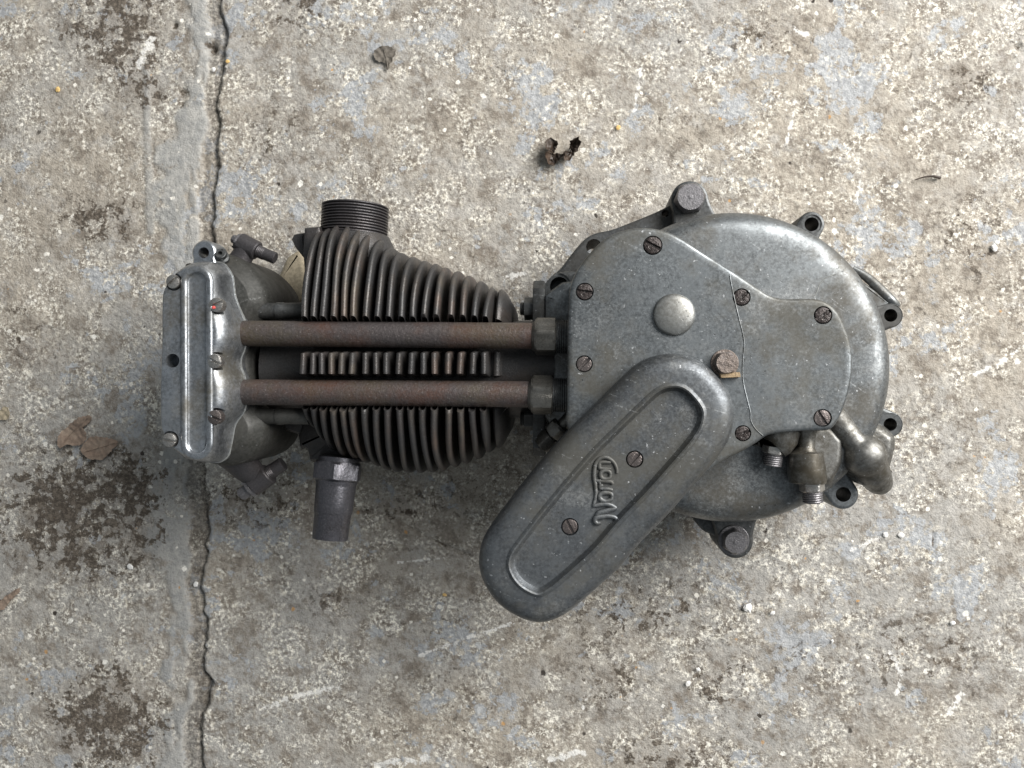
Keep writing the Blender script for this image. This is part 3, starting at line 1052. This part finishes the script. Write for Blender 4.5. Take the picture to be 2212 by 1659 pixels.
# square base flange and its holding-down nuts
mb = MB()
A = P(1140, 800, 0.1)
B = P(1178, 800, 0.1)
fl = [Vector((y, z)) for y, z in [(0.057, -0.05), (0.062, -0.044), (0.062, 0.024), (0.056, 0.030), (-0.056, 0.030), (-0.062, 0.024), (-0.062, -0.044), (-0.057, -0.05)]]
mb.rings([[(x, Y0 + p.x * k, Z0 + p.y * k) for p in fl] for x, k in [(A.x + .004, .98), (A.x + .005, 1), (B.x - .001, 1), (B.x, .98)]])
mb.build('base_flange', 'flange', barrel_o)
for yy in (667, 905):
    m = MB()
    c0 = P(1124, yy, 0.096)
    thread(m, c0, (1, 0, 0), 0.0048, 0.012, 0.0013, 24)
    hexa(m, P(1133, yy, 0.096), (1, 0, 0), 0.0082, 0.009, 0.1, 0.8, 48)
    m.build('base_nut', 'flange', barrel_o)

# exhaust port: threaded collar
ex = P(764, 540, Z0 + .002)
mb = MB()
lathe(mb, ex - Vector((0, 0.02, 0)), (0.02, 1, 0), [(0.034, 0), (0.033, 0.012), (0.029, 0.024), (0.0258, 0.030)], 56)
mb.build('exhaust_port_boss', 'iron', head_o)
mb = MB()
n = 11
y0, y1 = 0.006, 0.0290
prof = [(0.0235, -0.004), (0.0235, y0 - 0.001)]
for i in range(n):
    prof += [(0.0232, y0 + (y1 - y0) * i / n), (0.0248, y0 + (y1 - y0) * (i + 0.35) / n), (0.0248, y0 + (y1 - y0) * (i + 0.65) / n)]
prof += [(0.0230, y1), (0.0200, y1), (0.0195, y1 - 0.02), (0.0, y1 - 0.021)]
lathe(mb, ex + Vector((0, 0.004, 0)), (0.05, 1, 0), prof, 72, False)
mb.build('exhaust_port', 'port', head_o, 25)
# flat stub of the head beside it
mb = MB()
plate(mb, poly([(655, 490), (690, 487), (700, 520), (690, 590), (656, 600), (651, 540)], 0.10, smooth=False, step=.003), [(1, 60), (0, 64), (0, 96), (1, 99), (3, 100)])
mb.build('head_flank', 'iron', head_o)
mb = MB()
plate(mb, poly([(626, 515), (632, 504), (656, 500), (660, 560), (652, 555), (634, 532)], 0.092, smooth=False, step=.002), [(1, 70), (0, 72), (0, 88), (1, 90), (2, 90)])
mb.build('head_lug', 'iron', head_o)
mb = MB()
plate(mb, poly([(655, 900), (640, 940), (645, 972), (660, 968), (666, 998), (785, 1000), (770, 900)], 0.085, smooth=False, step=.003), [(2, 50), (0, 54), (0, 80), (2, 85), (4, 86)])
mb.build('head_flank', 'iron', head_o)

# intake stub
a = P(733, 985, 0.088)
d = (P(713, 1165, 0.094) - a).normalized()
s_ = sc(730, 1060, 0.09)
L = (P(713, 1165, 0.094) - a).length
mb = MB()
lathe(mb, a, d, [(0.010, 0), (44 * s_, 0.001), (44 * s_, L * 0.31), (42 * s_, L * 0.34), (42 * s_, L * 0.36), (41 * s_, L * 0.5), (40.3 * s_, L * 0.675), (39.6 * s_, L * 0.685), (38.4 * s_, L * 0.70),
                 (37.2 * s_, L * 0.985), (36.4 * s_, L), (32 * s_, L), (31 * s_, L * 0.8), (0, L * 0.79)], 64, False)
stub = mb.build('intake_stub', 'intake', head_o, 30)
mb = MB()
hexa(mb, a + d * L * 0.07, d, 54 * s_, L * 0.235, 0.36, 0.88, 48, True)
mb.build('intake_hexagon', 'intake', head_o)

# ---- pushrod tubes
for ya, yb, xa, nx in [(720, 726, 512, 1150), (847, 852, 512, 1142)]:
    s_ = sc(820, ya, TUBE_Z)
    A, B = P(xa, ya, TUBE_Z), P(nx + 30, yb, TUBE_Z)
    r = 27.6 * s_
    m = MB()
    m_pts = [A.lerp(B, i / 40) for i in range(41)]
    sweep(m, [A] + m_pts[1:], [r] * 41, 40)
    o = m.build('pushrod_tube', 'tube', ENG)
    ax = (B - A).normalized()
    m = MB()
    G = P(nx, yb + 1, TUBE_Z)
    s_ = sc(nx, yb, TUBE_Z)
    w_ = 54 * s_
    lathe(m, G, ax, [(28.5 * s_, -0.0002), (31 * s_, 0.0004), (38 * s_, 0.0030)], 40)
    hexa(m, G + ax * 0.002, ax, 43 * s_, w_ - .002, 0.32 if ya < 800 else 0.12, 0.9, 48, True)
    m.build('gland_nut', 'nut', o)
    m = MB()
    thread(m, G + ax * w_ * 0.95, ax, 37 * s_, 0.020, 0.0014, 36)
    m.build('tappet_guide_thread', 'flange', o)
    m = MB()
    lathe(m, A - ax * 0.001, ax, [(33 * s_, -0.008), (33 * s_, 0.0), (31 * s_, 0.0012), (28 * s_, 0.0016)], 40)
    m.build('tube_collar', 'rbody', o)

# ---- rocker box
mb = MB()
rb = poly([(395, 600), (410, 572), (440, 556), (476, 545), (512, 556), (545, 580), (570, 612), (579, 640), (577, 668), (560, 700), (548, 720), (545, 790), (548, 850), (560, 880), (577, 905),
           (578, 935), (566, 968), (537, 994), (492, 1008), (440, 1000), (405, 985), (390, 950)], 0.115, step=.003)
plate(mb, rb, [(8, 36), (2, 40), (0, 46), (0, 108), (1, 114), (3, 118), (6, 120), (9, 126), (10, 126.5)])
rbox = mb.build('rocker_box', 'rbody', ENG, 45)
RZ = 0.1545
zl, zr = 0.1455, 0.128
rc = poly([(353, 743, zl), (354, 640, zl), (364, 614, zl), (379, 591, zl), (400, 571, zl), (416, 562, zl), (444, 559, .142), (471, 566, .136), (491, 580, zr), (501, 596, zr), (504, 617, zr), (507, 639, zr),
           (514, 660, zr), (524, 684, zr), (529, 705, zr), (530, 735, zr), (526, 756, zr), (519, 774, zr), (519, 792, zr), (526, 812, zr), (530, 832, zr), (530, 868, zr), (525, 890, zr), (507, 917, zr), (500, 951, zr),
           (487, 983, .132), (464, 999, .138), (438, 1004, zl), (408, 998, zl), (391, 985, zl), (372, 964, zl), (353, 931, zl), (350, 880, zl), (350, 821, zl)], 0.14, step=.0018)
mb = MB()
plate(mb, rc, [(1.5, 118), (0, 119), (0, 126.5), (0.4, 127.6), (0.9, 130), (1.2, 137), (1.9, 142), (3.2, 146.6), (5.0, 150.2), (7.0, 152.6), (8.8, 153.9), (10.0, 154.4), (11, 154.5), (12, 154.5)],
      lambda p: 0.42 + 0.58 * min(1, max(0, (p.x - P(385, 780, .14).x) / 0.025)))
rcov = mb.build('rocker_cover', 'rocker', ENG, 40)


def capsule(x, ya, yb, r, z):
    c0, c1 = P(x - 1, ya, z), P(x, yb, z)
    R = r * sc(x, (ya + yb) / 2, z)
    a0, b0 = Vector((c0.x, c0.y - R)), Vector((c1.x, c1.y + R))
    pl = [a0 + Vector((math.cos(t), math.sin(t))) * R for t in [math.pi * k / 20 for k in range(21)]]
    pl += [b0 + Vector((math.cos(t), math.sin(t))) * R for t in [math.pi + math.pi * k / 20 for k in range(21)]]
    return resample(pl, 0.0016), R


pl, R = capsule(426, 588, 979, 21, RZ)
m = MB()
plate(m, pl, [(3, RZ * 1000 - 1.7), (0.9, RZ * 1000 - 1.7), (0.2, RZ * 1000 - 1.2), (0, RZ * 1000 + 5)])
cut(rcov, [m])
for me in [rcov.data]:
    finish(me, 40)
m = MB()
pts = [(p.x, p.y) for p in inset(pl, -0.0021)]
ringp = []
for i, p in enumerate(pts):
    q0, q1 = Vector(pts[i - 1]), Vector(pts[(i + 1) % len(pts)])
    d = (q1 - q0).normalized()
    nrm = Vector((-d.y, d.x))
    ringp.append([(p[0] + nrm.x * 0.0025 * math.cos(t), p[1] + nrm.y * 0.0025 * math.cos(t), RZ - 0.0005 + 0.0021 * math.sin(t)) for t in [math.pi * k / 8 for k in range(9)]])
f = MB()
n = len(ringp)
for i in range(n):
    pass
V = [p for r in ringp for p in r]
F = [(i * 9 + k, i * 9 + k + 1, ((i + 1) % n) * 9 + k + 1, ((i + 1) % n) * 9 + k) for i in range(n) for k in range(8)]
f.add(V, F)
f.build('raised_bead', 'rocker', rcov, 60)
place_screws(rcov, [(376, 609, 14.5, 40, 'brightsteel', 0.0022), (469, 659, 15, 28, 'brightsteel', 0.0022), (466, 780, 15, -24, 'brightsteel', 0.0022),
                    (466, 901, 15, -24, 'brownscrew', 0.0022), (368, 950, 14.5, -12, 'brightsteel', 0.0022)], RZ - 0.0003, 1.28, 0.006, 0, 0.0012)
c = P(373, 779, RZ)
cut(rcov, [cyl((c.x, c.y, RZ - 0.018), (0, 0, 1), 14.5 * sc(373, 779, RZ), 0.03)])
finish(rcov.data, 40)
m = MB()
c = P(461, 664, RZ + .0034)
lathe(m, c, (0, 0, 1), [(0.0011, -0.001), (0.0010, 0.0004), (0.0005, 0.0006)], 10)
m.build('paint_speck', 'red', rcov)

m = MB()
plate(m, inset(rc, -0.0006), [(0, 125.4), (0, 126.6), (0.5, 126.8), (1, 126.8)])
m.build('gasket_edge', 'seam', rcov)

# fixing ear of the rocker box
c = P(440, 546, 0.128)
s_ = sc(440, 546, .128)
m = MB()
pl = [Vector((c.x, c.y)) + Vector((math.cos(t), math.sin(t))) * 27.5 * s_ for t in [math.radians(-25 + 230 * k / 30) for k in range(31)]]
pl += [Vector((c.x - 0.010, c.y - 0.02)), Vector((c.x + 0.012, c.y - 0.02))]
plate(m, resample(pl, 0.0014), [(1, 108), (0, 109), (0, 125.8), (0.6, 127.2), (1.6, 128), (2.2, 128)])
ear = m.build('fixing_ear', 'rocker', rbox)
cut(ear, [cyl((c.x, c.y, 0.09), (0, 0, 1), 11.5 * s_, 0.06)])
m = MB()
lathe(m, P(478, 556, .122), (0.25, 0.45, 1), [(0.0055, -0.006), (0.0055, 0.001), (0.0042, 0.002), (0.0040, 0.0052), (0.0035, 0.0056), (0.0016, 0.0056), (0.0015, 0.003), (0, 0.003)], 24, False)
m.build('oil_nipple', 'flange', rbox)


def lever(pts, rads, ca, cb, cr, ta, tb, tr, nuts, flip=1):
    m = MB()
    q = catmull(pts, 5, False)
    rr = [rads[min(i // 5, len(rads) - 1)] + (rads[min(i // 5 + 1, len(rads) - 1)] - rads[min(i // 5, len(rads) - 1)]) * ((i % 5) / 5) for i in range(len(q))]
    sweep(m, q, rr, 20, 0.8)
    o = m.build('rocker_arm_end', 'port', rbox, 60)
    ax = (Vector(cb) - Vector(ca))
    m = MB()
    lathe(m, ca, ax, [(cr * 0.6, 0), (cr, 0.001), (cr, ax.length - 0.0008), (cr * 0.9, ax.length), (cr * .5, ax.length)], 32)
    ax2 = (Vector(tb) - Vector(ta))
    thread(m, ta, ax2, tr, ax2.length * 0.45, 0.0011, 28)
    lathe(m, Vector(ta) + ax2 * 0.4, ax2, [(tr * 0.93, 0), (tr * 0.93, ax2.length * 0.57), (tr * 0.82, ax2.length * 0.6), (tr * 0.3, ax2.length * 0.6)], 28)
    m.build('adjuster_pin', 'port', rbox)
    m = MB()
    for nc, nr, nh in nuts:
        hexa(m, nc, -ax.normalized() * flip, nr, nh, 0.3, 0.85, 48, True)
    m.build('adjuster_nut', 'steel', rbox)


za = 0.098
lever([P(478, 590, .098), P(500, 580, za), P(515, 566, za), P(524, 552, za), P(530, 540, za)], [0.011, 0.010, 0.0085, 0.008, 0.008],
      P(517, 522, za), P(556, 543, za), 0.0072, P(553, 541, za), P(595, 558, za), 0.0047, [(P(520, 524, za), 0.0068, 0.003), (P(513, 520, za), 0.0035, 0.004)])
lever([P(500, 975, .092), P(515, 990, .088), P(530, 1008, .084), P(545, 1022, .080), P(556, 1030, .078)], [0.014, 0.013, 0.0115, 0.010, 0.009],
      P(545, 1050, .078), P(582, 1022, .078), 0.0085, P(575, 1026, .078), P(612, 1001, .078), 0.0058, [(P(546, 1049, .078), 0.0085, 0.0035), (P(538, 1056, .078), 0.0055, 0.008)])
m = MB()
plate(m, poly([(497, 529), (502, 531), (530, 546), (528, 556), (508, 545)], 0.1, smooth=False, step=.0015), [(0, 92), (0, 99), (0.6, 100), (1, 100)])
m.build('pointer_tab', 'port', rbox)
# drain sleeves between rocker box and head
for y, mt in [(672, 'flange'), (899, 'rbody')]:
    m = MB()
    z_ = 0.113
    s_ = sc(560, y, z_)
    A = P(538, y, z_)
    ax = Vector((1, 0, 0))
    lathe(m, A, ax, [(24 * s_, 0), (24 * s_, 3 * s_), (21 * s_, 5 * s_), (18.5 * s_, 18 * s_), (17 * s_, 22 * s_), (16.5 * s_, 60 * s_), (18 * s_, 61 * s_), (18 * s_, 74 * s_), (17 * s_, 76 * s_), (17 * s_, 130 * s_)], 36)
    m.build('drain_sleeve', mt, rbox)
    m = MB()
m = MB()
plate(m, poly([(545, 745), (600, 745), (600, 830), (545, 830)], 0.09, smooth=False, step=.004), [(1, 50), (0, 52), (0, 84), (1, 86), (2, 86)])
m.build('rocker_box_foot', 'rbody', rbox)

# ================================================================== loose things on the floor
def leaf(name, label, pts, z, mat, curl=0.002, vein=None, cat='leaf', group=None, thick=0.0005):
    pl = poly(pts, z, step=0.0011, smooth=True)
    r = np.random.default_rng(len(label))
    pl = [p + Vector((r.normal(0, 0.00036), r.normal(0, 0.00036))) for p in pl]
    cx = sum((p for p in pl), Vector((0, 0))) / len(pl)
    V, F = [], []
    n = len(pl)
    ks = [1.0, 0.82, 0.62, 0.42, 0.22]
    for side in (0, 1):
        for k in ks:
            for p in pl:
                q = cx + (p - cx) * k
                e = (q - cx)
                hgt = 0.0012 + curl * (k ** 2) * (0.55 + 0.45 * math.sin(e.x * 260 + e.y * 170)) + 0.0006 * math.sin(q.x * 900) * math.sin(q.y * 800)
                V.append((q.x, q.y, max(0.0002, hgt) + (thick if side else 0)))
    m = len(ks)
    for side in (0, 1):
        o = side * m * n
        for j in range(m - 1):
            for i in range(n):
                F.append((o + j * n + i, o + j * n + (i + 1) % n, o + (j + 1) * n + (i + 1) % n, o + (j + 1) * n + i))
        F.append(tuple(o + (m - 1) * n + i for i in range(n)))
    for i in range(n):
        F.append((i, (i + 1) % n, m * n + (i + 1) % n, m * n + i))
    b = MB().add(V, F)
    o = b.build(name, mat, None, 50)
    o['label'] = label
    o['category'] = cat
    if group:
        o['group'] = group
    if vein:
        q = catmull([P(x, y, 0.0012 + curl * .6 + thick) for x, y in vein], 5, False)
        s = MB()
        sweep(s, q, [0.00045 * (1 - 0.6 * i / len(q)) for i in range(len(q))], 8)
        s.build('midrib', mat, o)
    return o


def z8(p):
    return [((180 + x / 7.373) / 1.736, (1520 + y / 7.373) / 1.736) for x, y in p]


leaf('dead_leaf', 'brown rotten leaf piece pointing up-right, left of the rocker cover', z8([(300, 1050), (340, 800), (520, 610), (720, 450), (920, 330), (1190, 290), (1180, 460), (1000, 600), (1080, 760), (1070, 960), (850, 1110), (560, 1080), (340, 1180)]),
     0.001, 'leafbrown', 0.0016, z8([(330, 1190), (560, 850), (800, 620), (1130, 330)]))
leaf('dead_leaf', 'brown oval rotten leaf lying flat, tip pointing right, below another leaf piece', z8([(1080, 950), (1250, 870), (1600, 890), (1880, 950), (1950, 1040), (1850, 1180), (1620, 1410), (1470, 1510), (1160, 1480), (1050, 1400), (950, 1290), (960, 1150)]),
     0.001, 'leafbrown', 0.0012, z8([(960, 1300), (1300, 1200), (1650, 1100), (1930, 1030)]))
leaf('dead_leaf', 'grey sodden fan-shaped leaf scrap near the top edge', [(807, 117), (813, 107), (829, 100), (845, 103), (856, 112), (850, 127), (843, 140), (841, 150), (836, 151), (834, 140), (826, 134), (815, 133)], 0.001, 'leafgrey', 0.0010,
     [(838, 150), (834, 125), (828, 104)])
leaf('dead_leaf', 'reddish brown leaf cut by the left edge of the picture', [(-8, 1310), (4, 1295), (22, 1282), (40, 1270), (44, 1276), (26, 1296), (8, 1316), (-6, 1322)], 0.001, 'leafbrown', 0.0012)
leaf('dead_leaf', 'small tan leaf scrap at the left edge beside the brown leaves', [(-2, 893), (6, 882), (16, 878), (22, 888), (20, 902), (8, 908), (-2, 905)], 0.001, 'tan', 0.0010)

# crumpled dark leaf: two curled lobes
cl_o = top('crumpled_leaf', 'dark brown crumpled leaf curled up like two cups', 'leaf', None, tuple(P(1213, 332, 0)))
base = Vector(P(1213, 332, 0))


def curled(name, cx, cy, rx, ry, rot, hgt, seed, a0, a1):
    r = np.random.default_rng(seed)
    U, Vn = 26, 12
    c = P(cx, cy, 0.0)
    s_ = sc(cx, cy, 0)
    V, F = [], []
    jit = r.normal(0, 1, (U, Vn, 3)) * 0.00045
    for side in (0, 1):
        for i in range(U):
            a = a0 + (a1 - a0) * i / (U - 1)
            for j in range(Vn):
                k = 0.12 + 0.88 * j / (Vn - 1)
                e = 1 + 0.22 * math.sin(3 * a + seed) * k + 0.08 * math.sin(11 * a + seed)
                x, y = math.cos(a) * rx * k * e * s_, math.sin(a) * ry * k * e * s_
                zz = 0.0012 + hgt * k ** 2.2 * (0.65 + 0.35 * math.sin(2 * a + seed)) + 0.0008 * math.sin(9 * k + 4 * a)
                cr_, sr_ = math.cos(rot), math.sin(rot)
                V.append((c.x + x * cr_ - y * sr_ + jit[i, j, 0] - base.x, c.y + x * sr_ + y * cr_ + jit[i, j, 1] - base.y, max(0.0004, zz + jit[i, j, 2]) + side * 0.0005))
        o = side * U * Vn
        for i in range(U - 1):
            for j in range(Vn - 1):
                F.append((o + i * Vn + j, o + (i + 1) * Vn + j, o + (i + 1) * Vn + j + 1, o + i * Vn + j + 1))
    o = U * Vn
    for i in range(U - 1):
        F.append((i * Vn + Vn - 1, (i + 1) * Vn + Vn - 1, o + (i + 1) * Vn + Vn - 1, o + i * Vn + Vn - 1))
    return MB().add(V, F).build(name, 'leafdark', cl_o, 40)


curled('leaf_lobe', 1198, 332, 21, 27, 0.15, 0.011, 2, 0.9, 5.9)
curled('leaf_lobe', 1231, 326, 17, 24, -0.55, 0.010, 5, -2.4, 2.3)

# twig
m = MB()
q = catmull([P(1976, 389, .0012), P(1990, 384, .0022), P(2004, 381, .0026), P(2018, 381, .0022), P(2031, 384, .0014)], 5, False)
sweep(m, q, [0.0004 + 0.0012 * (i / len(q)) ** 1.5 for i in range(len(q))], 8)
o = m.build('twig', 'leafdark')
o['label'] = 'thin dark curved twig on the concrete, right of the engine\'s top lugs'
o['category'] = 'twig'

# tan scrap wedged beneath the head
m = MB()
V = []
pl = poly([(577, 640), (578, 615), (600, 590), (612, 562), (625, 548), (650, 542), (660, 600), (652, 650), (620, 660), (595, 655)], 0.02, step=.002)
plate(m, pl, [(0.5, 0.3), (0, 1), (0, 14), (1.2, 17), (3, 18.5), (5, 19)])
o = m.build('packing_scrap', 'tan', None, 60)
o['label'] = 'tan weathered scrap tucked under the engine between rocker box and fins'
o['category'] = 'scrap'


def pebble(x, y, r, mat, label, group, seed):
    rr = np.random.default_rng(seed)
    bm = bmesh.new()
    bmesh.ops.create_icosphere(bm, subdivisions=2, radius=1)
    R = r * sc(x, y, 0)
    for v in bm.verts:
        k = 1 + rr.normal(0, 0.15)
        v.co = Vector((v.co.x * R * k * (1 + 0.25 * math.sin(seed)), v.co.y * R * k, v.co.z * R * 0.34 * k))
    me = bpy.data.meshes.new('stone_chip')
    bm.to_mesh(me)
    bm.free()
    finish(me, 40)
    me.materials.append(M[mat])
    o = bpy.data.objects.new('stone_chip', me)
    col.objects.link(o)
    c = P(x, y, 0)
    o.location = (c.x, c.y, R * 0.14)
    o.rotation_euler = (0, 0, seed * 1.3)
    o['label'] = label
    o['category'] = 'stone chip'
    o['group'] = group


PB = [(1615, 1313, 9, 'white', 'large white stone chip below the right-hand bottom bolt'), (1669, 1324, 5.5, 'white', 'small round white chip right of the large white chip below the engine'),
      (2147, 535, 9, 'white', 'largest white stone chip at the right edge, above mid-height'), (1913, 1155, 6, 'white', 'left one of two white chips beneath the lower right lug'),
      (1946, 1156, 6.5, 'white', 'right one of two white chips beneath the lower right lug'), (1486, 1476, 5, 'white', 'white chip low in the picture, left of the blue paint patch'),
      (1508, 1446, 4.5, 'white', 'small white chip just above another low in the picture'), (462, 98 + 52, 5, 'white', 'bright white grit grain in the top part of the floor joint'),
      (492, 133, 5, 'orange', 'orange grit grain just right of the floor joint near the top'), (125, 193, 6, 'orange', 'yellow-orange flake on the left slab near the top'),
      (1336, 275, 4.5, 'orange', 'small orange grain right of the crumpled dark leaf'), (281, 1224, 5.5, 'white', 'white chip in the dark stains on the left slab'),
      (423, 1262, 5, 'white', 'round pale pebble at the joint edge below the engine'), (2058, 1346, 6, 'white', 'white chip at the lower right edge area'),
      (1798, 1385, 4, 'white', 'tiny white chip midway in the lower right floor'), (960, 1285, 4.5, 'orange', 'orange grain on the floor below the intake stub')]
for i, (x, y, r, mt, lb) in enumerate(PB):
    pebble(x, y, r, mt, lb, 'loose stone chips on the concrete', i + 3)
